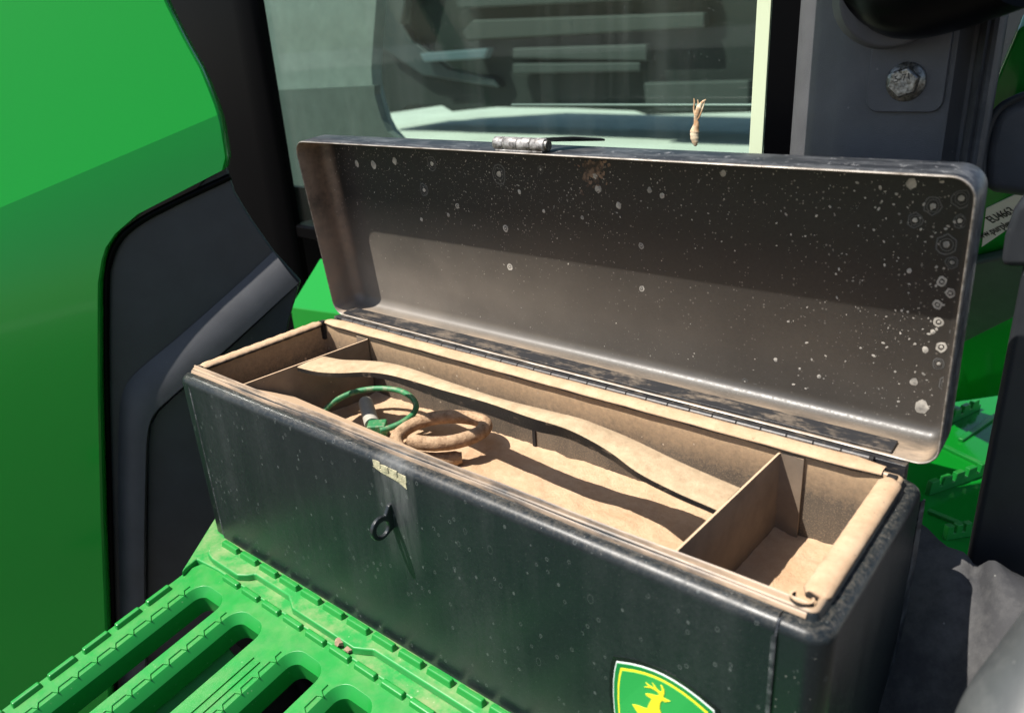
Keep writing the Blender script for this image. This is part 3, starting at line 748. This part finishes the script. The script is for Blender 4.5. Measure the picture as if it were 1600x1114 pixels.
# yellowed residue where the hasp closed
g = G('yellowed_residue'); RES = g.bump(g.noise(300, 5, .7), .8, .001).out(g.mix(g.ramp(g.noise(160, 5, .7), .35, .65), (.30, .27, .17), (.62, .56, .36)), .85)
for i, (x, z, wd, ht) in enumerate(((.2625, .1590, .0075, .0052), (.2705, .1578, .0078, .0050), (.2785, .1570, .0082, .0062), (.2868, .1560, .0080, .0056))):
    pts = [V((x+wd/2*sx*random.uniform(.86, 1.02), -.0012, z+ht/2*sz*random.uniform(.8, 1.05))) for sx, sz in ((-1, -1), (-.2, -1.05), (1, -1), (1.02, 0), (1, 1), (.1, 1.05), (-1, 1))]
    prism('residue_flake', pts, (random.uniform(-.0004, .0004), -random.uniform(.0004, .0010), 0), RES, TB, bevel=.0003)
pts = [V((x, -.0013, z)) for x, z in ((.2585, .1560), (.2660, .1540), (.2750, .1530), (.2830, .1520), (.2905, .1490), (.2900, .1535), (.2830, .1545), (.2740, .1552), (.2660, .1562), (.2600, .1580))]
prism('residue_flake', pts, (0, -.0006, 0), RES, TB)
# shield emblem
EX = .4797
half = [(0, .1008), (-.0060, .1004), (-.0130, .0992), (-.0205, .0970), (-.0290, .0936), (-.0303, .0870), (-.0311, .0790), (-.0313, .0690), (-.0306, .0560), (-.0280, .0440), (-.0225, .0340), (-.0130, .0255), (0, .0190)]
out_ = half+[(-x, z) for x, z in half[1:-1][::-1]]
def shield(sc, y, th, mat, name, parent, cz=.064):
    pts = [V((EX+x*sc, y, cz+(z-cz)*(1-(1-sc)*.78))) for x, z in out_]
    return prism(name, pts, (0, -th, 0), mat, parent, smooth=0)
EG = m_simple('emblem_green', (.03, .36, .075), .3, Coat_Weight=.5); EGD = m_simple('emblem_dark_green', (.012, .22, .05), .3, Coat_Weight=.5); EY = m_simple('emblem_yellow', (.85, .74, .03), .35); EW = m_simple('emblem_white_edge', (.75, .80, .75), .3)
em = shield(1.10, -.0010, .0008, m_simple('clear_dark_dome', (.010, .014, .012), .2), 'emblem', TB)
em['label'] = 'green shield emblem with a yellow leaping deer'
shield(1.012, -.0015, .0008, EW, 'emblem_edge', em); shield(.99, -.0018, .0008, EGD, 'emblem_border', em); shield(.905, -.0021, .0008, EY, 'emblem_line', em); shield(.865, -.0024, .0008, EG, 'emblem_field', em)
def zp(x, y): 
    p = aty(900+x/5.3333, 980+y/5.3333, -.0032); return p
deer = [(785, 612), (745, 592), (728, 578), (738, 545), (738, 518), (722, 488), (704, 474), (714, 500), (716, 525), (700, 532), (678, 512), (660, 484), (634, 456), (652, 490), (640, 497), (612, 478), (580, 454), (606, 488), (568, 492), (630, 503), (672, 528), (690, 546), (692, 566), (660, 562), (620, 552), (578, 548), (596, 570), (632, 592), (608, 632), (594, 674), (560, 664), (516, 646), (470, 638), (492, 672), (520, 716), (540, 760), (560, 800), (600, 850), (540, 900), (470, 930), (430, 990), (490, 960), (560, 940), (640, 920), (720, 900), (800, 860), (840, 900), (900, 960), (930, 960), (890, 880), (860, 810), (800, 780), (740, 752), (712, 712), (698, 672), (702, 630), (718, 604), (745, 618)]
prism('emblem_deer', [zp(x, y) for x, y in deer], (0, -.0003, 0), EY, em, smooth=0)

# ------------------------------------------------------------ lid (local frame: x along, y up the lid, z towards the front)
TH = 1.4709; HP = V((.0100, D+.0059, H)); LW = W+.0036-.0100; LL = .1730; LD = .034
lv = V((0, -cos(TH), sin(TH))); ln = V((0, sin(TH), cos(TH)))
LMX = Matrix(((1, 0, 0, HP.x), (0, lv.y, -ln.y, HP.y), (0, lv.z, -ln.z, HP.z), (0, 0, 0, 1)))
prof = [(.0, 0, 0), (.0, -.020, 0)]
rb = .010
for i in range(1, 7):
    a = radians(90*i/6); prof.append((rb-rb*cos(a), -(LD-rb)-rb*sin(a), 0))
outer_n = len(prof)
ir = .009; th_ = .0013
inner = [(th_, 0)]
inner += [(th_, -.018)]
for i in range(0, 7):
    a = radians(90*i/6); inner.append((th_+ir-ir*cos(a), -(LD-th_-ir)-ir*sin(a)))
v = []; f = []; mi = []
def lring(ins, z): 
    r = max(.013-ins, .003)
    return [V((x, y, z)) for x, y in rrect(ins, LW-ins, ins, LL-ins, r, 8)]
rings_ = [lring(.010, -LD)]+[lring(p[0], p[1]) for p in prof[::-1]]
no = len(rings_)
rings_ += [lring(th_*.5, .0006)]+[lring(a, b) for a, b in inner]
m_ = len(rings_[0])
for r in rings_: v += r
for j in range(len(rings_)-1):
    for i in range(m_):
        f.append((j*m_+i, j*m_+(i+1) % m_, (j+1)*m_+(i+1) % m_, (j+1)*m_+i)); mi.append(0 if j < no-1 else (2 if j < no+1 else 1))
f.append(tuple(range(m_))[::-1]); mi.append(0)
f.append(tuple(range((len(rings_)-1)*m_, len(rings_)*m_))); mi.append(1)
me = bpy.data.meshes.new('lid'); me.from_pydata([tuple(p) for p in v], [], f); me.polygons.foreach_set('material_index', mi)
bm = bmesh.new(); bm.from_mesh(me); bmesh.ops.recalc_face_normals(bm, faces=bm.faces[:]); bm.to_mesh(me); bm.free()
lid = finish('lid', me, [LIDOUT, LIDIN, EDGE], None, smooth=50)
lid.matrix_basis = LMX; attach(lid, TB)
lid['label'] = 'raised black lid, dusty and water-spotted inside'
def lchild(o):
    o.matrix_basis = LMX @ o.matrix_basis; attach(o, lid); return o
# dried water and mud spots inside the lid
def lpix(x, y):
    p = at(x, y, HP+ln*(LD-.0011), ln); d = p-HP; return V((d.x, d.dot(lv), 0))
spv, spf = [], []; rgv, rgf = [], []
ZI = -(LD-th_)+.00012
def disc(c, r, vv, ff, asp=1.0, rin=0, h=.0002, ang=0):
    n1 = 12; o = len(vv); wv = [random.uniform(.85, 1.12) for _ in range(n1)]
    for k in range(n1):
        a = 2*pi*k/n1; x, y = r*wv[k]*cos(a), r*wv[k]*asp*sin(a); vv.append(V((c.x+x*cos(ang)-y*sin(ang), c.y+x*sin(ang)+y*cos(ang), ZI)))
    if rin:
        for k in range(n1):
            a = 2*pi*k/n1; x, y = r*rin*wv[k]*cos(a), r*rin*wv[k]*asp*sin(a); vv.append(V((c.x+x*cos(ang)-y*sin(ang), c.y+x*sin(ang)+y*cos(ang), ZI+.00005)))
        ff += [(o+k, o+(k+1) % n1, o+n1+(k+1) % n1, o+n1+k) for k in range(n1)]
    else:
        vv.append(V((c.x, c.y, ZI+h))); ff += [(o+k, o+(k+1) % n1, o+n1) for k in range(n1)]
big = [(663, 297, 7, 1), (584, 258, 6, 0), (558, 256, 5, 0), (617, 252, 5, 0), (715, 322, 4, 2), (790, 357, 5, 2), (797, 417, 5, 2), (701, 336, 3, 0), (659, 343, 3, 0), (1002, 384, 5, 2), (1003, 451, 5, 2), (967, 321, 5, 0), (1035, 306, 4, 0), (1015, 297, 4, 0), (1130, 271, 4, 0), (1424, 287, 6, 0), (1458, 322, 8, 1), (1430, 344, 7, 1), (1479, 382, 9, 1), (1472, 440, 6, 2), (1485, 458, 6, 2), (1465, 476, 6, 2), (1467, 503, 6, 2), (1471, 542, 7, 2), (1467, 568, 6, 1), (1488, 410, 6, 1), (1440, 635, 9, 0), (1428, 596, 5, 0), (1502, 310, 8, 1), (1421, 423, 3, 0), (1446, 546, 4, 0), (1458, 518, 3, 0), (780, 272, 10, 1), (675, 256, 8, 1), (1212, 562, 3, 0), (1280, 588, 3, 0), (1250, 576, 2, 0), (1180, 604, 4, 1), (1164, 596, 4, 1), (935, 295, 6, 0), (930, 275, 5, 0), (1500, 345, 6, 1), (1492, 520, 5, 1), (1480, 600, 8, 1), (845, 265, 4, 1), (812, 300, 3, 0), (850, 330, 2.5, 0), (910, 340, 3, 2)]
for x, y, r, k in big:
    c = lpix(x, y); rr = r*.48e-3*(1.15 if x < 900 else .95)
    if k == 0: disc(c, rr, spv, spf, 1.2, h=.0003)
    elif k == 1: disc(c, rr*1.3, rgv, rgf, 1.15, .86); disc(c, rr*.45, spv, spf); disc(c, rr*.9, rgv, rgf, 1.1, .86)
    else: disc(c, rr, spv, spf, 1.15, .55); disc(c+V((0, 0, 0)), rr*.35, spv, spf)
def rnd_spot(x, y, r, asp=1, ang=0): disc(V((x, y, 0)), r, spv, spf, asp, h=.0001, ang=ang)
cnt = 0
while cnt < 2300:
    x = random.uniform(.016, LW-.014); y = random.uniform(.012, LL-.012)
    t = y/LL; u = x/LW
    dens = .9*max(0, (t-.55)/.45)**1.1*(1-.62*u) + .22*max(0, (.22-t)/.22) + .75*max(0, (u-.80)/.2)**1.2*(1-abs(t-.45)) + .7*math.exp(-((u-.42)/.15)**2-((t-.8)/.25)**2) + .02
    if random.random() > dens: continue
    r = .00011+.00032*random.random()**5*(2.2 if u > .8 else 1.3)
    rnd_spot(x, y, r, random.uniform(1, 1.9), random.uniform(0, pi)); cnt += 1
g = G('dried_spot_mud'); SPM = g.out(g.mix(g.ramp(g.noise(130, 3), .35, .7), (.22, .205, .18), (.60, .55, .47)), .9)
g = G('dried_spot_ring'); RGM = g.out((.11, .107, .10), .8)
lchild(tag(mesh('dried_spots', spv, spf, SPM, smooth=0), kind='stuff')); lchild(tag(mesh('dried_rings', rgv, rgf, RGM, smooth=0), kind='stuff'))
# mud smear under the latch
smv, smf = [], []
spk0 = (spv, spf)
for i in range(150):
    a = random.gauss(0, 1); b = abs(random.gauss(0, 1))
    c = lpix(925+a*13+b*5, 252+b*22); disc(c, random.uniform(.0003, .0014), smv, smf, random.uniform(1, 2), h=.0002, ang=random.uniform(0, 3))
g = G('rusty_mud_smear'); lchild(tag(mesh('mud_smear', smv, smf, g.out(g.mix(g.ramp(g.noise(200, 3), .4, .6), (.06, .045, .035), (.26, .17, .115)), .9), smooth=0), kind='stuff'))
# latch at the top edge: knuckle, pin and strap
kx0, kx1 = .2400, .2860; ky = LL+.0048; kz = -.0045
WORN = G('worn_bright_steel'); WORN = WORN.bump(WORN.noise(400, 4), .5, .0006).out(WORN.mix(WORN.ramp(WORN.noise(130, 5, .75), .40, .62), (.06, .052, .045), (.46, .44, .42)), .45, Metallic=.2)
segs = [(kx0, .2490), (.2494, .2620), (.2624, .2740), (.2744, kx1)]
for a, b in segs:
    o = tube('latch_knuckle', [V((a, ky, kz)), V((a+.0008, ky, kz)), V((b-.0008, ky, kz)), V((b, ky, kz))], lambda t: .0048 if .1 < t < .9 else .0043, WORN, None, n=24); lchild(o)
lchild(tube('latch_pin', [V((kx1-.001, ky, kz)), V((kx1+.0022, ky, kz))], .0036, BOLT, None, n=18))
lchild(box('latch_leaf', kx0+.002, kx1-.001, LL-.001, LL+.0014, -.010, -.0004, WORN, None, bevel=.0005))
strap = [(kx1-.004, ky+.0052, -.004), (kx1+.004, ky+.0050, -.008), (.302, ky+.004, -.016), (.318, ky+.001, -.026), (.318, ky-.0005, -.030), (.300, ky-.0005, -.030), (kx1-.004, ky+.002, -.012)]
lchild(prism('latch_strap', [V(p) for p in strap], (0, -.0016, 0), m_simple('black_strap', (.012, .013, .014), .4), None, bevel=.0005))
# piano hinge: leaf on the lid flange, knuckles along the rim
g = HINGEM
leaf = box('hinge_leaf', .012, LW-.0260, .0016, .0032, -.0150, -.0010, HINGEM, None, bevel=.0003); lchild(leaf)
box('hinge_leaf', .014, W-.012, D+.0004, D+.0075, .150, .1690, HINGEM, TB, bevel=.0006)  # added backing strip, stops sunlight leaking through the hinge gap
hx = .030; kk = 0; kn = None
while hx < W-.034:
    l = .0172
    if kn is None:
        kn = tube('hinge_knuckle', [V((0, 0, 0)), V((l-.0012, 0, 0))], .0025, HINGEM, None, n=12); o = kn
    else: o = copy_to(kn, None)
    o.matrix_basis = Matrix.Translation((hx, D-.0005, .1682)); attach(o, TB); hx += l; kk += 1
tube('hinge_pin', [V((.028, D-.0005, .1682)), V((W-.030, D-.0005, .1682))], .0021, BLK, TB, n=10)

# ------------------------------------------------------------ contents
# dust bed
from mathutils import noise as mn
rows = []; NX, NY = 210, 60
for j in range(NY+1):
    r = []
    for i in range(NX+1):
        x = .0139+(W-.0278)*i/NX; y = .0139+(D-.0278)*j/NY
        h = .1065+.0016*mn.fractal(V((x*45, y*45, 1)), 1, 2, 5)+.0006*mn.fractal(V((x*260, y*260, 3)), 1, 2, 3)
        ed_ = min(y-.0139, D-.0139-y); h += .0022*math.exp(-ed_/.006)*(.6+.6*mn.noise(V((x*60, y*60, 7))))
        for xd in (.075, .475): h += .0012*math.exp(-abs(x-xd)/.005)
        r.append(V((x, y, h)))
    rows.append(r)
db = sheet('dust_bed', rows, DUSTM, smooth=80); tag(db, 'tan dust covering the floor of the open toolbox', 'dust', kind='stuff')
# pry bar
ST = [((464, 573), (507, 556), .1660, .1662), ((495, 580), (535, 561), .1663, .1665), ((530, 582), (565, 562), .1664, .1666), ((570, 580.5), (598, 564.5), .1662, .1663), ((604, 584), (628, 570.5), .1652, .1652), ((640, 593), (665, 582.5), .1632, .1632), ((690, 608), (718, 601), .1595, .1600), ((760, 627.5), (790, 624), .1530, .1540), ((825, 650), (850, 638.5), .1465, .1490), ((880, 667), (905, 652), .1410, .1460), ((922, 686.5), (938, 664), .1360, .1440), ((957, 707.6), (973, 678), .1320, .1420), ((997, 737), (1008, 694), .1260, .1395), ((1055, 767), (1062, 720), .1180, .1335), ((1119, 795), (1155, 760), .1120, .1240), ((1165, 818), (1190, 772), .1080, .1200)]
def bz(i): return (.1658 if i < 13 else .1640 if i < 14 else .1612)+.012*math.exp(-((i-8.2)/2.6)**2)
ST = [(n1, f1, bz(i), bz(i)+(.002 if 8 < i < 14 else 0)) for i, (n1, f1, a_, b_) in enumerate(ST)]
NA = catmull([atz(*s_[0], s_[2]) for s_ in ST], 5); FA = catmull([atz(*s_[1], s_[3]) for s_ in ST], 5)
v = []; f = []
for i, (a, b) in enumerate(zip(NA, FA)):
    t = (NA[min(i+1, len(NA)-1)]-NA[max(i-1, 0)]).normalized(); wv = (b-a); nn = t.cross(wv).normalized()
    if nn.z < 0: nn = -nn
    u = i/(len(NA)-1)
    th_b = .0042+.0062*math.exp(-((u-.50)/.20)**2)
    m1 = a.lerp(b, .5)+nn*.0008
    v += [a-nn*.0006, a.lerp(b, .08)+nn*.0002, m1, a.lerp(b, .92)+nn*.0002, b-nn*.0006, b-nn*th_b, a.lerp(b, .5)-nn*(th_b+.0005), a-nn*th_b]
n8 = 8
for i in range(len(NA)-1):
    for k in range(n8): f.append((i*n8+k, i*n8+(k+1) % n8, (i+1)*n8+(k+1) % n8, (i+1)*n8+k))
f += [tuple(range(n8))[::-1], tuple(range((len(NA)-1)*n8, len(NA)*n8))]
# stop short of the right divider
pb = mesh('pry_bar', [p if p.x < .4735 else V((.4735, p.y, p.z)) for p in v], f, BARM, smooth=40)
tag(pb, 'long dust-coated flat pry bar lying across the toolbox tray', 'pry bar')
# coiled rusty rod
cp_ = [((640, 688), .1262), ((668, 693), .1266), ((700, 692), .1268), ((733, 684), .1268), ((755, 672), .1266), ((757, 661), .1258), ((740, 654), .1248), ((712, 651), .1236), ((680, 653), .1222), ((652, 661), .1203), ((630, 673), .1183), ((619, 687), .1163), ((626, 703), .1124), ((648, 714), .1132), ((680, 718), .1124), ((722, 715), .1120)]
P = catmull([atz(x, y, z) for (x, y), z in cp_], 7)
coil = tube('coiled_rod', P, lambda t: .0058 if .012 < t < .988 else .0047, RUST, None, n=18, wob=.05, smooth=70)
tag(coil, 'rusty steel rod bent into a coil on the dust', 'coiled rod')
# green cable lock
CB = empty('cable_lock', atz(590, 672, .110), 'small green cable lock with a grey cylinder inside the toolbox', 'cable lock')
cl = [((498, 655), .116), ((508, 640), .119), ((528, 624), .124), ((556, 612), .128), ((590, 607), .130), ((622, 610), .130), ((642, 620), .129), ((650, 633), .127), ((646, 646), .124), ((630, 659), .121), ((610, 668), .1185), ((594, 673), .1175)]
g = G('green_vinyl_cable'); c = g.mix(g.ramp(g.noise(150, 5, .7), .5, .7), (.035, .20, .075), (.30, .30, .18)); CBM = g.out(c, .5)
tube('cable', catmull([atz(x, y, z) for (x, y), z in cl], 6), .0026, CBM, CB, n=12)
a, b = atz(571, 628, .1175), atz(582, 664, .1165); d = (b-a)
tube('lock_cylinder', [a-d*.02, a, a+d*.06, a+d*.5, b], lambda t: .0066*(0.55 if t < .05 else .9 if t < .3 else 1), m_plastic('pale_grey_casing', (.36, .34, .29), .6, 600, .3, .1), CB, n=20)
hd = atz(590, 670, .1155)
lh = box('lock_head', -.008, .008, -.007, .007, -.007, .006, CBM, None, bevel=.0015)
lh.matrix_basis = Matrix.Translation(hd) @ Matrix.Rotation(radians(40), 4, 'Z'); attach(lh, CB)
